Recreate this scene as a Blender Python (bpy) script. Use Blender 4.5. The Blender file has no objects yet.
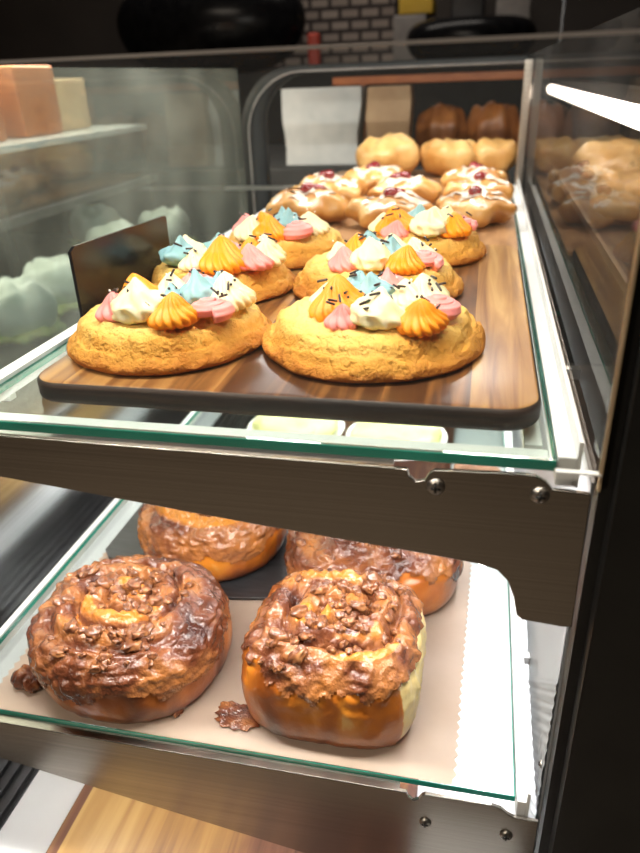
import bpy, bmesh, math, random
from math import sin, cos, pi, radians, sqrt, atan2
from mathutils import Vector, Matrix, noise
random.seed(7)
C = bpy.context.scene.collection
SC = bpy.context.scene
Z0 = 1.30                      # eye height above the floor; shelf heights below are relative to it

# ------------------------------------------------------------------ camera
cam_d = bpy.data.cameras.new('camera'); cam = bpy.data.objects.new('camera', cam_d); C.objects.link(cam)
R = ((0.97621617, 0.06493391, -0.20684673),
     (0.21408700, -0.44310900, 0.87128300),
     (-0.03508000, -0.89411000, -0.44643000))
m = Matrix(((R[0][0], -R[0][1], -R[0][2]), (R[1][0], -R[1][1], -R[1][2]), (R[2][0], -R[2][1], -R[2][2])))
q = m.to_quaternion(); q.normalize()
cam.rotation_mode = 'QUATERNION'; cam.rotation_quaternion = q
cam.location = (0, 0, Z0)
cam_d.sensor_fit = 'HORIZONTAL'; cam_d.sensor_width = 36; cam_d.lens = 39.375
cam_d.clip_start = 0.01; cam_d.clip_end = 50
cam_d.dof.use_dof = True; cam_d.dof.focus_distance = 0.42; cam_d.dof.aperture_fstop = 11
SC.camera = cam
# ------------------------------------------------------------------ world, exposure
w = bpy.data.worlds.new('world'); SC.world = w; w.use_nodes = True
w.node_tree.nodes['Background'].inputs[0].default_value = (0.8, 0.75, 0.7, 1)
w.node_tree.nodes['Background'].inputs[1].default_value = 0.15
SC.view_settings.view_transform = 'Standard'; SC.view_settings.look = 'None'
SC.view_settings.gamma = 1; SC.view_settings.exposure = 0.68
SC.cycles.use_denoising = True
SC.cycles.max_bounces = 10; SC.cycles.transparent_max_bounces = 24
SC.cycles.caustics_reflective = False; SC.cycles.caustics_refractive = False
SC.cycles.sample_clamp_indirect = 4

def area(name, loc, sx, sy, power, color=(1, .95, .88), rot=(0, 0, 0)):
    l = bpy.data.lights.new(name, 'AREA'); l.shape = 'RECTANGLE'; l.size = sx; l.size_y = sy
    l.energy = power; l.color = color
    o = bpy.data.objects.new(name, l); C.objects.link(o); o.location = (loc[0], loc[1], loc[2] + Z0); o.rotation_euler = rot
    return o
# shelf LED strips (fixtures further down), added fill, fixtureless bay and rear-room lights
area('added_canopy_front_light', (-.12, .285, .195), .60, .025, 3.1, (1, .94, .84), (radians(26), 0, 0))  # added top strip, out of view, lights the cookies from above front
area('added_canopy_rear_light', (-.12, .90, .195), .60, .025, 2.6, (1, .97, .92))  # second added top strip, out of view
area('shelf_front_light', (-.13, .292, -.163), .34, .008, .95, (1, .95, .9), (radians(16), 0, 0))
area('shelf_rear_fill', (-.13, .80, -.163), .34, .01, 1.3, (1, .98, .95))  # added to brighten the back of the lower shelf
area('shelf_side_light', (.030, .56, -.163), .008, .50, .55, (1, .98, .97), (0, radians(-4), 0))
area('lower_side_fill', (.044, .46, -.389), .006, .34, 1.1, (1, .98, .97))  # added fill without a fixture, overexposes the right of the deck
area('lower_front_fill', (-.14, .288, -.3885), .30, .006, .16, (1, .95, .9), (radians(4), 0, 0))  # added fill without a fixture, brightens the deck
area('neighbour_bay_light', (.30, .80, .10), .2, .6, .5, (1, .85, .65))
area('left_bay_fill', (-.85, 1.0, .12), .5, 1.0, 10, (1, .85, .68))  # added fill, brightens the things beyond the left glass
area('added_room_lamp_light', (-.8, -1.2, 1.25), 1.2, .3, 22, (1, .86, .7))  # added unseen lamp, for room reflections in glass and rails
area('rear_room_light', (-.6, 2.5, 1.2), 1.4, .4, 5, (1, .9, .8))

# ------------------------------------------------------------------ materials
def ramp(nt, src, stops):
    r = nt.nodes.new('ShaderNodeValToRGB'); e = r.color_ramp.elements
    e[0].position, e[0].color = stops[0][0], (*stops[0][1], 1)
    e[1].position, e[1].color = stops[-1][0], (*stops[-1][1], 1)
    for p, c in stops[1:-1]:
        n = e.new(p); n.color = (*c, 1)
    nt.links.new(src, r.inputs[0]); return r.outputs[0]
def mat(name, cols, rough=.5, metal=0, scale=20, bump=0, bscale=None, stretch=(1, 1, 1), detail=4, sss=0, coat=0, spec=.5, emit=None, estr=0, dist=.001, trans=0):
    m = bpy.data.materials.new(name); m.use_nodes = True; nt = m.node_tree; N = nt.nodes; L = nt.links
    b = N['Principled BSDF']
    b.inputs['Roughness'].default_value = rough; b.inputs['Metallic'].default_value = metal
    b.inputs['Specular IOR Level'].default_value = spec
    if coat: b.inputs['Coat Weight'].default_value = coat; b.inputs['Coat Roughness'].default_value = .12
    if sss:
        b.inputs['Subsurface Weight'].default_value = sss; b.inputs['Subsurface Scale'].default_value = .004
        b.inputs['Subsurface Radius'].default_value = (1, .6, .35)
    if trans: b.inputs['Transmission Weight'].default_value = trans
    tc = N.new('ShaderNodeTexCoord'); mp = N.new('ShaderNodeMapping'); L.new(tc.outputs['Object'], mp.inputs[0])
    mp.inputs['Scale'].default_value = stretch
    nz = N.new('ShaderNodeTexNoise'); nz.inputs['Scale'].default_value = scale; nz.inputs['Detail'].default_value = detail
    L.new(mp.outputs[0], nz.inputs['Vector'])
    if len(cols) == 1: b.inputs['Base Color'].default_value = (*cols[0], 1)
    else:
        k = len(cols)
        L.new(ramp(nt, nz.outputs['Fac'], [(.32 + .36 * i / (k - 1), c) for i, c in enumerate(cols)]), b.inputs['Base Color'])
    if bump:
        n2 = N.new('ShaderNodeTexNoise'); n2.inputs['Scale'].default_value = bscale or scale * 3; n2.inputs['Detail'].default_value = 5
        L.new(mp.outputs[0], n2.inputs['Vector'])
        bp = N.new('ShaderNodeBump'); bp.inputs['Strength'].default_value = bump; bp.inputs['Distance'].default_value = dist
        L.new(n2.outputs['Fac'], bp.inputs['Height']); L.new(bp.outputs[0], b.inputs['Normal'])
    if emit:
        b.inputs['Emission Color'].default_value = (*emit, 1); b.inputs['Emission Strength'].default_value = estr
    return m
def glass(name, tint=(.95, .98, .97), ior=1.5, haze=0, rough=.0, mul=1.0, hazecol=(.8, .8, .8)):
    m = bpy.data.materials.new(name); m.use_nodes = True; nt = m.node_tree; N = nt.nodes; L = nt.links
    N.remove(N['Principled BSDF']); out = N['Material Output']
    tr = N.new('ShaderNodeBsdfTransparent'); tr.inputs[0].default_value = (*tint, 1)
    gl = N.new('ShaderNodeBsdfGlossy'); gl.inputs['Roughness'].default_value = rough
    fr = N.new('ShaderNodeFresnel'); fr.inputs['IOR'].default_value = ior
    mu = N.new('ShaderNodeMath'); mu.operation = 'MULTIPLY'; mu.inputs[1].default_value = mul; mu.use_clamp = True
    ge = N.new('ShaderNodeNewGeometry'); fb = N.new('ShaderNodeMath'); fb.operation = 'SUBTRACT'; fb.inputs[0].default_value = 1; L.new(ge.outputs['Backfacing'], fb.inputs[1])
    fm = N.new('ShaderNodeMath'); fm.operation = 'MULTIPLY'; L.new(fr.outputs[0], fm.inputs[0]); L.new(fb.outputs[0], fm.inputs[1])
    L.new(fm.outputs[0], mu.inputs[0])
    mx = N.new('ShaderNodeMixShader'); L.new(mu.outputs[0], mx.inputs[0]); L.new(tr.outputs[0], mx.inputs[1]); L.new(gl.outputs[0], mx.inputs[2])
    last = mx.outputs[0]
    if haze:
        di = N.new('ShaderNodeBsdfDiffuse'); di.inputs[0].default_value = (*hazecol, 1)
        tl = N.new('ShaderNodeBsdfTranslucent'); tl.inputs[0].default_value = (*hazecol, 1)
        m3 = N.new('ShaderNodeMixShader'); L.new(di.outputs[0], m3.inputs[1]); L.new(tl.outputs[0], m3.inputs[2])
        tc = N.new('ShaderNodeTexCoord'); nz = N.new('ShaderNodeTexNoise'); nz.inputs['Scale'].default_value = 9; nz.inputs['Detail'].default_value = 8
        L.new(tc.outputs['Object'], nz.inputs['Vector'])
        mr = N.new('ShaderNodeMapRange'); mr.inputs[1].default_value = .3; mr.inputs[2].default_value = .75
        mr.inputs[3].default_value = haze * .4; mr.inputs[4].default_value = haze * 1.8
        L.new(nz.outputs['Fac'], mr.inputs[0])
        m2 = N.new('ShaderNodeMixShader'); L.new(mr.outputs[0], m2.inputs[0]); L.new(last, m2.inputs[1]); L.new(m3.outputs[0], m2.inputs[2]); last = m2.outputs[0]
    L.new(last, out.inputs[0]); return m
def steel(name, col, rough, along=(2, 60, 900), bump=.12):
    m = mat(name, [tuple(c * .8 for c in col), col], rough, 1, 1, bump, 1, along, 3, dist=.0004)
    return m
def woodmat(name, cols, stripe=22, rough=.35, axis='X', grain=(60, 3, 60), coat=.2):
    """planks glued side by side with a long grain; each plank its own tone"""
    m = bpy.data.materials.new(name); m.use_nodes = True; nt = m.node_tree; N = nt.nodes; L = nt.links; b = N['Principled BSDF']
    tc = N.new('ShaderNodeTexCoord'); sp = N.new('ShaderNodeSeparateXYZ'); L.new(tc.outputs['Object'], sp.inputs[0])
    def mth(op, a, v):
        x = N.new('ShaderNodeMath'); x.operation = op
        L.new(a, x.inputs[0])
        if isinstance(v, (int, float)): x.inputs[1].default_value = v
        else: L.new(v, x.inputs[1])
        return x.outputs[0]
    pl = mth('FLOOR', mth('MULTIPLY', sp.outputs[0 if axis == 'X' else 1], stripe), 0)
    wn = N.new('ShaderNodeTexWhiteNoise'); wn.noise_dimensions = '1D'; L.new(pl, wn.inputs['W'])
    mp = N.new('ShaderNodeMapping'); mp.inputs['Scale'].default_value = grain; L.new(tc.outputs['Object'], mp.inputs[0])
    cb = N.new('ShaderNodeVectorMath'); cb.operation = 'ADD'; L.new(mp.outputs[0], cb.inputs[0]); L.new(wn.outputs['Color'], cb.inputs[1])
    nz = N.new('ShaderNodeTexNoise'); nz.inputs['Scale'].default_value = 1.0; nz.inputs['Detail'].default_value = 6; nz.inputs['Distortion'].default_value = .8
    L.new(cb.outputs[0], nz.inputs['Vector'])
    f = mth('ADD', mth('MULTIPLY', nz.outputs['Fac'], .62), mth('MULTIPLY', wn.outputs['Value'], .38))
    k = len(cols)
    L.new(ramp(nt, f, [(.33 + .34 * i / (k - 1), c) for i, c in enumerate(cols)]), b.inputs['Base Color'])
    b.inputs['Roughness'].default_value = rough; b.inputs['Coat Weight'].default_value = coat; b.inputs['Coat Roughness'].default_value = .2
    bp = N.new('ShaderNodeBump'); bp.inputs['Strength'].default_value = .25; bp.inputs['Distance'].default_value = .0006
    L.new(nz.outputs['Fac'], bp.inputs['Height']); L.new(bp.outputs[0], b.inputs['Normal'])
    return m
def attrmat(name, attr, stops, rough=.5, bump=.4, bscale=300, coat=0, sss=0, mottle=.25, mscale=60, dist=.0012, spec=.5, crack=0, cscale=110, bdet=6):
    m = bpy.data.materials.new(name); m.use_nodes = True; nt = m.node_tree; N = nt.nodes; L = nt.links; b = N['Principled BSDF']
    at = N.new('ShaderNodeAttribute'); at.attribute_name = attr
    tc = N.new('ShaderNodeTexCoord'); nz = N.new('ShaderNodeTexNoise'); nz.inputs['Scale'].default_value = mscale; nz.inputs['Detail'].default_value = 6
    L.new(tc.outputs['Object'], nz.inputs['Vector'])
    a1 = N.new('ShaderNodeMath'); a1.operation = 'SUBTRACT'; L.new(nz.outputs['Fac'], a1.inputs[0]); a1.inputs[1].default_value = .5
    a2 = N.new('ShaderNodeMath'); a2.operation = 'MULTIPLY_ADD'; L.new(a1.outputs[0], a2.inputs[0]); a2.inputs[1].default_value = mottle * 2; L.new(at.outputs['Fac'], a2.inputs[2])
    L.new(ramp(nt, a2.outputs[0], stops), b.inputs['Base Color'])
    b.inputs['Roughness'].default_value = rough; b.inputs['Specular IOR Level'].default_value = spec
    if coat: b.inputs['Coat Weight'].default_value = coat; b.inputs['Coat Roughness'].default_value = .15
    if sss:
        b.inputs['Subsurface Weight'].default_value = sss; b.inputs['Subsurface Scale'].default_value = .003; b.inputs['Subsurface Radius'].default_value = (1, .5, .25)
    n2 = N.new('ShaderNodeTexNoise'); n2.inputs['Scale'].default_value = bscale; n2.inputs['Detail'].default_value = bdet
    L.new(tc.outputs['Object'], n2.inputs['Vector'])
    bp = N.new('ShaderNodeBump'); bp.inputs['Strength'].default_value = bump; bp.inputs['Distance'].default_value = dist
    L.new(n2.outputs['Fac'], bp.inputs['Height']); L.new(bp.outputs[0], b.inputs['Normal'])
    if crack:
        mm = N.new('ShaderNodeVectorMath'); mm.operation = 'MULTIPLY_ADD'; L.new(n2.outputs['Color'], mm.inputs[0]); mm.inputs[1].default_value = (.012, .012, .012); L.new(tc.outputs['Object'], mm.inputs[2])
        vo = N.new('ShaderNodeTexVoronoi'); vo.feature = 'DISTANCE_TO_EDGE'; vo.inputs['Scale'].default_value = cscale; L.new(mm.outputs[0], vo.inputs['Vector'])
        mr = N.new('ShaderNodeMapRange'); mr.inputs[2].default_value = .28; L.new(vo.outputs['Distance'], mr.inputs[0])
        b2 = N.new('ShaderNodeBump'); b2.inputs['Strength'].default_value = crack; b2.inputs['Distance'].default_value = .0022
        L.new(mr.outputs[0], b2.inputs['Height']); L.new(bp.outputs[0], b2.inputs['Normal']); L.new(b2.outputs[0], b.inputs['Normal'])
    return m

M = dict(
    steel=steel('brushed_steel', (.40, .37, .33), .27),
    steel_bright=steel('bright_steel', (.78, .78, .78), .28),
    steel_deck=mat('deck_enamel', [(.68, .70, .73), (.76, .78, .81)], .25, 0, 8, .05, 80),
    screw=mat('screw_metal', [(.42, .39, .35), (.55, .52, .48)], .3, 1, 300, .1),
    white_metal=mat('white_metal', [(.82, .84, .84), (.9, .92, .92)], .25, .1, 60, .05),
    black=mat('black_panel', [(.004, .004, .004), (.008, .008, .007)], .45, 0, 30, .03),
    black_gloss=mat('black_gloss', [(.006, .006, .007), (.012, .012, .013)], .22, 0, 30, .02, spec=.22),
    slate=mat('slate', [(.012, .012, .013), (.03, .03, .032)], .35, 0, 40, .2, 200, (1, 8, 1)),
    gasket=mat('gasket', [(.008, .010, .011), (.014, .017, .018)], .6, 0, 20, .1),
    grill=mat('grill', [(.02, .02, .022), (.04, .04, .042)], .35, .3, 50, .1),
    glass=glass('shelf_glass', (.955, .985, .97)),
    pane=glass('pane_glass', (.97, .98, .975), 1.45, .009, mul=.8),
    side=glass('side_glass', (.50, .46, .42), 1.5, .02, mul=.40),
    mirror=glass('left_glass', (.60, .66, .64), 1.8, .10, .03, .9, (.72, .76, .70)),
    mirror_steel=steel('polished_steel', (.88, .88, .90), .14, (400, 2, 400), .05),
    glass_edge=mat('glass_edge', [(.01, .22, .15), (.03, .42, .32)], .15, 0, 12, 0, stretch=(1, 1, 1), spec=.5),
    paper=None,
    acacia=woodmat('acacia_wood', [(.07, .025, .008), (.24, .10, .028), (.44, .23, .07), (.66, .42, .16)], 24, .36, 'X', (90, 5, 90), .2),
    acacia_edge=mat('acacia_bark_edge', [(.006, .003, .002), (.018, .009, .005), (.04, .018, .008)], .6, 0, 8, .3, 60, (1, 8, 40)),
    deckwood=woodmat('deck_wood', [(.07, .026, .018), (.17, .075, .045), (.38, .21, .07), (.48, .30, .11)], 30, .4, 'X', (60, 3, 60), .15),
    traywood=mat('tray_wood', [(.22, .10, .04), (.38, .2, .09), (.5, .28, .13)], .35, 0, 12, .1, 60, (6, 1, 1)),
    cookie=attrmat('sugar_cookie', 'tone', [(.0, (.46, .16, .018)), (.3, (.72, .35, .055)), (.6, (.86, .56, .15)), (1, (.90, .68, .26))], .65, 1, 240, 0, .1, .22, 70, .0022, .25, .55, 130),
    frost_o=mat('orange_frosting', [(.95, .30, .008), (1, .36, .015)], .42, 0, 60, .15, 500, sss=.15),
    frost_p=mat('pink_frosting', [(.93, .27, .25), (.96, .34, .32)], .42, 0, 60, .15, 500, sss=.15),
    frost_c=mat('cream_frosting', [(.88, .79, .46), (.92, .84, .56)], .42, 0, 60, .15, 500, sss=.15),
    frost_b=mat('blue_frosting', [(.22, .43, .47), (.30, .50, .54)], .42, 0, 60, .15, 500, sss=.15),
    sprinkle_d=mat('dark_sprinkle', [(.02, .012, .012), (.05, .03, .025)], .3, 0, 300),
    sprinkle_w=mat('white_sprinkle', [(.9, .86, .8), (.95, .92, .88)], .35, 0, 300),
    bun=attrmat('roll_crust', 'tone', [(0, (.09, .022, .006)), (.3, (.24, .06, .009)), (.6, (.46, .135, .014)), (.82, (.62, .23, .026)), (1, (.80, .62, .26))], .3, .5, 140, .4, .05, .4, 40, .0014),
    caramel=attrmat('caramel_glaze', 'tone', [(0, (.05, .014, .007)), (.26, (.15, .046, .020)), (.5, (.33, .128, .042)), (.72, (.40, .14, .028)), (1, (.47, .185, .030))], .2, .9, 150, .3, 0, .5, 60, bdet=3, dist=.004),
    nut=mat('pecan', [(.07, .022, .010), (.22, .08, .03), (.42, .19, .07)], .3, 0, 220, .5, 500, coat=.5, dist=.0008),
    pastry=attrmat('baked_pastry', 'tone', [(0, (.30, .10, .02)), (.35, (.56, .26, .06)), (.7, (.78, .48, .17)), (1, (.86, .62, .3))], .4, .6, 120, .2, 0, .35, 40, .002),
    brownpastry=attrmat('brown_pastry', 'tone', [(0, (.20, .06, .015)), (.5, (.42, .15, .04)), (1, (.62, .28, .08))], .4, .5, 120, .2, 0, .3, 40, .002),
    icing=mat('white_icing', [(.66, .50, .36), (.90, .82, .72)], .2, 0, 60, .3, 200, coat=.4),
    cherry=mat('cherry', [(.12, .006, .008), (.28, .014, .016)], .15, 0, 80, .1, coat=.6),
    plate=mat('white_plate', [(.82, .82, .80), (.88, .88, .86)], .25),
    pale=attrmat('pale_cookie', 'tone', [(0, (.42, .40, .12)), (.5, (.66, .66, .26)), (1, (.78, .8, .4))], .6, .6, 120, 0, 0, .3, 40, .002),
    crumble=attrmat('brown_crumble', 'tone', [(0, (.12, .05, .02)), (1, (.4, .22, .12))], .6, .9, 160, 0, 0, .4, 80, .003),
    wrap=mat('paper_wrap', [(.50, .56, .50), (.90, .94, .92)], .35, 0, 14, .5, 30),
    lettuce=mat('lettuce', [(.06, .12, .02), (.22, .30, .07), (.5, .5, .2)], .5, 0, 40, .5, 60),
    kraft=mat('kraft', [(.42, .27, .15), (.52, .36, .21)], .6, 0, 20),
    whitepaper=mat('white_paper', [(.48, .52, .53), (.58, .61, .61)], .5, 0, 30, .2, 20),
    amberwood=mat('amber_wood', [(.34, .09, .02), (.50, .16, .04)], .4, 0, 20, .1, stretch=(1, 10, 10)),
    wall=mat('dark_wall_paint', [(.035, .028, .024), (.05, .04, .034)], .7, 0, 3, .1),
    floor=mat('floor_tile', [(.30, .25, .2), (.4, .34, .28)], .4, 0, 4, .1),
    ceiling=mat('ceiling_paint', [(.09, .08, .07), (.11, .1, .09)], .8, 0, 3, .05),
    tube=mat('led_tube', [(1, 1, 1)], .3, emit=(1, .97, .95), estr=16),
    yellow=mat('yellow_card', [(.75, .48, .04), (.8, .52, .06)], .5, 0, 20),
    greybox=mat('grey_box', [(.25, .23, .22), (.32, .3, .28)], .5, 0, 20),
    darkbox=mat('dark_box', [(.015, .014, .016), (.03, .028, .03)], .4, 0, 20),
    redbox=mat('red_cap', [(.5, .05, .03), (.6, .08, .05)], .4, 0, 20),
    tile=None, brass=mat('pale_brass', [(.62, .46, .28), (.72, .56, .36)], .35, .4, 40),
)
def paper_mat():
    m = bpy.data.materials.new('parchment'); m.use_nodes = True; nt = m.node_tree; N = nt.nodes; L = nt.links
    b = N['Principled BSDF']; b.inputs['Roughness'].default_value = .45
    tc = N.new('ShaderNodeTexCoord'); nz = N.new('ShaderNodeTexNoise'); nz.inputs['Scale'].default_value = 25; nz.inputs['Detail'].default_value = 6
    L.new(tc.outputs['Object'], nz.inputs['Vector'])
    L.new(ramp(nt, nz.outputs['Fac'], [(.3, (.44, .34, .26)), (.7, (.54, .44, .36))]), b.inputs['Base Color'])
    tl = N.new('ShaderNodeBsdfTranslucent'); tl.inputs[0].default_value = (.75, .62, .5, 1)
    mx = N.new('ShaderNodeMixShader'); mx.inputs[0].default_value = .3
    L.new(b.outputs[0], mx.inputs[1]); L.new(tl.outputs[0], mx.inputs[2]); L.new(mx.outputs[0], N['Material Output'].inputs[0])
    return m
M['paper'] = paper_mat()
def tile_mat():
    m = bpy.data.materials.new('pale_brick_tile'); m.use_nodes = True; nt = m.node_tree; N = nt.nodes; L = nt.links
    tc = N.new('ShaderNodeTexCoord'); mp = N.new('ShaderNodeMapping'); L.new(tc.outputs['Object'], mp.inputs[0]); mp.inputs['Rotation'].default_value = (radians(90), 0, 0)
    br = N.new('ShaderNodeTexBrick'); br.inputs['Scale'].default_value = 6; br.inputs['Mortar Size'].default_value = .05
    br.inputs['Color1'].default_value = (.36, .30, .26, 1); br.inputs['Color2'].default_value = (.26, .21, .18, 1); br.inputs['Mortar'].default_value = (.03, .02, .02, 1)
    L.new(mp.outputs[0], br.inputs['Vector']); L.new(br.outputs['Color'], N['Principled BSDF'].inputs['Base Color']); return m
M['tile'] = tile_mat()

# ------------------------------------------------------------------ helpers
def obj(name, bm, m, parent=None, loc=(0, 0, 0), smooth=True, rot=(0, 0, 0), raw=False):
    me = bpy.data.meshes.new(name); bm.normal_update(); bm.to_mesh(me); bm.free()
    for mm in (m if isinstance(m, (list, tuple)) else [m]): me.materials.append(mm)
    if smooth: me.polygons.foreach_set('use_smooth', [True] * len(me.polygons))
    o = bpy.data.objects.new(name, me); C.objects.link(o)
    o.location = loc if parent else (loc[0], loc[1], loc[2] + Z0); o.rotation_euler = rot
    if parent: o.parent = parent
    return o
def empty(name, loc, rz=0):
    o = bpy.data.objects.new(name, None); C.objects.link(o); o.empty_display_size = .02
    o.location = (loc[0], loc[1], loc[2] + Z0); o.rotation_euler = (0, 0, rz); return o
def tag(o, label=None, cat=None, group=None, kind=None):
    if label: o['label'] = label
    if cat: o['category'] = cat
    if group: o['group'] = group
    if kind: o['kind'] = kind
    return o
def struct(name, bm, m, loc=(0, 0, 0), smooth=False, label=None):
    return tag(obj(name, bm, m, None, loc, smooth), label, None, None, 'structure')
def box(bm, x0, x1, y0, y1, z0, z1, mi=0, bev=0):
    r = bmesh.ops.create_cube(bm, size=1)
    vs = r['verts']
    for v in vs: v.co = Vector((x0 + (v.co.x + .5) * (x1 - x0), y0 + (v.co.y + .5) * (y1 - y0), z0 + (v.co.z + .5) * (z1 - z0)))
    fs = {f for v in vs for f in v.link_faces}
    for f in fs: f.material_index = mi
    if bev:
        es = list({e for v in vs for e in v.link_edges})
        bmesh.ops.bevel(bm, geom=es, offset=bev, segments=3, profile=.6, affect='EDGES', material=-1)
    return bm
def prism_xz(pts, y0, y1, bev=0):
    """outline in x,z extruded along y"""
    bm = bmesh.new(); a = [bm.verts.new((x, y0, z)) for x, z in pts]; f = bm.faces.new(a)
    r = bmesh.ops.extrude_face_region(bm, geom=[f])
    for v in r['geom']:
        if isinstance(v, bmesh.types.BMVert): v.co.y = y1
    bmesh.ops.recalc_face_normals(bm, faces=bm.faces)
    if bev:
        es = [e for e in bm.edges if abs(e.verts[0].co.y - y0) < 1e-6 and abs(e.verts[1].co.y - y0) < 1e-6]
        bmesh.ops.bevel(bm, geom=es, offset=bev, segments=2, profile=.5, affect='EDGES')
    return bm
def tube(bm, pts, r, n=12, caps=True, mi=0, flat=1.0):
    rings = []
    for i, p in enumerate(pts):
        p = Vector(p); a = Vector(pts[max(i - 1, 0)]); b = Vector(pts[min(i + 1, len(pts) - 1)]); t = (b - a).normalized()
        up = Vector((0, 0, 1)) if abs(t.z) < .9 else Vector((0, 1, 0))
        s = t.cross(up).normalized(); u = s.cross(t)
        rr = r[i] if isinstance(r, (list, tuple)) else r
        rings.append([bm.verts.new(p + s * rr * cos(2 * pi * k / n) + u * rr * flat * sin(2 * pi * k / n)) for k in range(n)])
    for i in range(len(rings) - 1):
        for k in range(n):
            f = bm.faces.new((rings[i][k], rings[i][(k + 1) % n], rings[i + 1][(k + 1) % n], rings[i + 1][k])); f.material_index = mi
    if caps:
        bm.faces.new(rings[0][::-1]).material_index = mi; bm.faces.new(rings[-1]).material_index = mi
    bmesh.ops.recalc_face_normals(bm, faces=bm.faces)
    return bm
def rounded_rect(x0, x1, y0, y1, r, n=6):
    P = []
    for cx, cy, a in ((x1 - r, y1 - r, 0), (x0 + r, y1 - r, 90), (x0 + r, y0 + r, 180), (x1 - r, y0 + r, 270)):
        for k in range(n + 1):
            t = radians(a + 90 * k / n); P.append((cx + r * cos(t), cy + r * sin(t)))
    return P
def slab(pts, z0, z1, bev=.002, side_mi=1):
    """board: rounded outline in x,y; sides get the second material"""
    bm = bmesh.new(); f = bm.faces.new([bm.verts.new((x, y, z0)) for x, y in pts])
    r = bmesh.ops.extrude_face_region(bm, geom=[f])
    for v in r['geom']:
        if isinstance(v, bmesh.types.BMVert): v.co.z = z1
    bmesh.ops.recalc_face_normals(bm, faces=bm.faces)
    if bev:
        es = [e for e in bm.edges if abs(e.verts[0].co.z - e.verts[1].co.z) < 1e-7]
        bmesh.ops.bevel(bm, geom=es, offset=bev, segments=3, profile=.5, affect='EDGES')
    bm.normal_update()
    for f in bm.faces: f.material_index = 0 if abs(f.normal.z) > .8 else side_mi
    return bm
def grid_surface(name, fn, nt_, nr, m, parent=None, loc=(0, 0, 0), attr='tone', keep=None, rot=(0, 0, 0)):
    """closed polar surface: fn(theta, v) -> (x, y, z, tone), v 0 at the bottom centre and 1 at the top centre"""
    bm = bmesh.new(); lay = bm.verts.layers.float.new(attr)
    def mk(t, v):
        x, y, z, a = fn(t, v); q = bm.verts.new((x, y, z)); q[lay] = a; return q
    b0 = mk(0, 0); rows = [[mk(2 * pi * i / nt_, j / nr) for i in range(nt_)] for j in range(1, nr)]; t0 = mk(0, 1)
    for j in range(len(rows) - 1):
        for i in range(nt_):
            k = (i + 1) % nt_
            bm.faces.new((rows[j][i], rows[j][k], rows[j + 1][k], rows[j + 1][i]))
    for i in range(nt_):
        k = (i + 1) % nt_
        bm.faces.new((b0, rows[0][k], rows[0][i])); bm.faces.new((rows[-1][i], rows[-1][k], t0))
    if keep:
        kill = [f for f in bm.faces if not keep(f.calc_center_median())]
        bmesh.ops.delete(bm, geom=kill, context='FACES')
    return obj(name, bm, m, parent, loc, rot=rot)
def nz(x, y, z, s, seed=0): return noise.noise(Vector((x * s + seed * 7.13, y * s - seed * 3.7, z * s + seed * 1.9)))
def interp(prof, v):
    n = len(prof) - 1; f = v * n; i = min(int(f), n - 1); t = f - i
    p0 = prof[max(i - 1, 0)]; p1 = prof[i]; p2 = prof[i + 1]; p3 = prof[min(i + 2, n)]
    return tuple(.5 * (2 * b + (c - a) * t + (2 * a - 5 * b + 4 * c - d) * t * t + (3 * b - a - 3 * c + d) * t ** 3) for a, b, c, d in zip(p0, p1, p2, p3))

# ------------------------------------------------------------------ room
bm = bmesh.new(); box(bm, -3, 2.5, -2.2, 3.4, -Z0 - .1, -Z0); struct('floor', bm, M['floor'])
bm = bmesh.new(); box(bm, -3, 2.5, -2.2, 3.4, 1.5, 1.6); struct('ceiling', bm, M['ceiling'])
bm = bmesh.new(); box(bm, -3, 2.5, 3.3, 3.4, -Z0, 1.5); struct('wall_back', bm, M['wall'])
bm = bmesh.new(); box(bm, -3, 2.5, -2.2, -2.1, -Z0, 1.5); struct('wall_front', bm, M['wall'])
bm = bmesh.new(); box(bm, -3.1, -3, -2.2, 3.4, -Z0, 1.5); struct('wall_left', bm, M['wall'])
bm = bmesh.new(); box(bm, 2.5, 2.6, -2.2, 3.4, -Z0, 1.5); struct('wall_right', bm, M['wall'])
bm = bmesh.new(); box(bm, -.92, -.40, 3.27, 3.30, -.1, .75)
struct('trim_1', bm, M['tile'], label='pale brick tile strip on the dark back wall')

# ------------------------------------------------------------------ the display case
XR = .055; XL = -.43; YF = .275; YB = 1.30; DECK = -.50
case = empty('display_case', (0, .29, -Z0)); tag(case, 'steel and glass pastry display case with two lit shelves', 'display case')
def part(name, bm, m, smooth=False, parent=None, **k):
    """part of the case given in case coordinates (relative to the eye)"""
    bm.transform(Matrix.Translation((0, -.29, Z0)))
    return obj(name, bm, m, parent or case, (0, 0, 0), smooth, **k)
bm = bmesh.new(); box(bm, XL - .02, .55, .195, 1.36, -Z0, DECK - .02); part('cabinet_base', bm, M['black'])
bm = bmesh.new(); box(bm, XL, XR, .20, YB, DECK - .02, DECK); part('deck', bm, M['steel_deck'])
# black ventilation grill along the left of the deck
bm = bmesh.new(); box(bm, -.405, -.325, .205, 1.28, DECK, DECK + .002)
for i in range(7): box(bm, -.402 + i * .0115, -.397 + i * .0115, .207, 1.275, DECK + .002, DECK + .006)
part('ventilation_grill', bm, M['grill'])
# wooden inset on the deck
o_ = slab([(x, y) for x, y in rounded_rect(-.275, -.02, .207, 1.2, .004, 3)], DECK + .001, DECK + .012, .001, 0)
wb = obj('wooden_board', o_, M['deckwood'], None, (0, 0, 0)); tag(wb, 'striped pale wooden board lying on the case floor below the pecan rolls', 'board')
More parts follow.
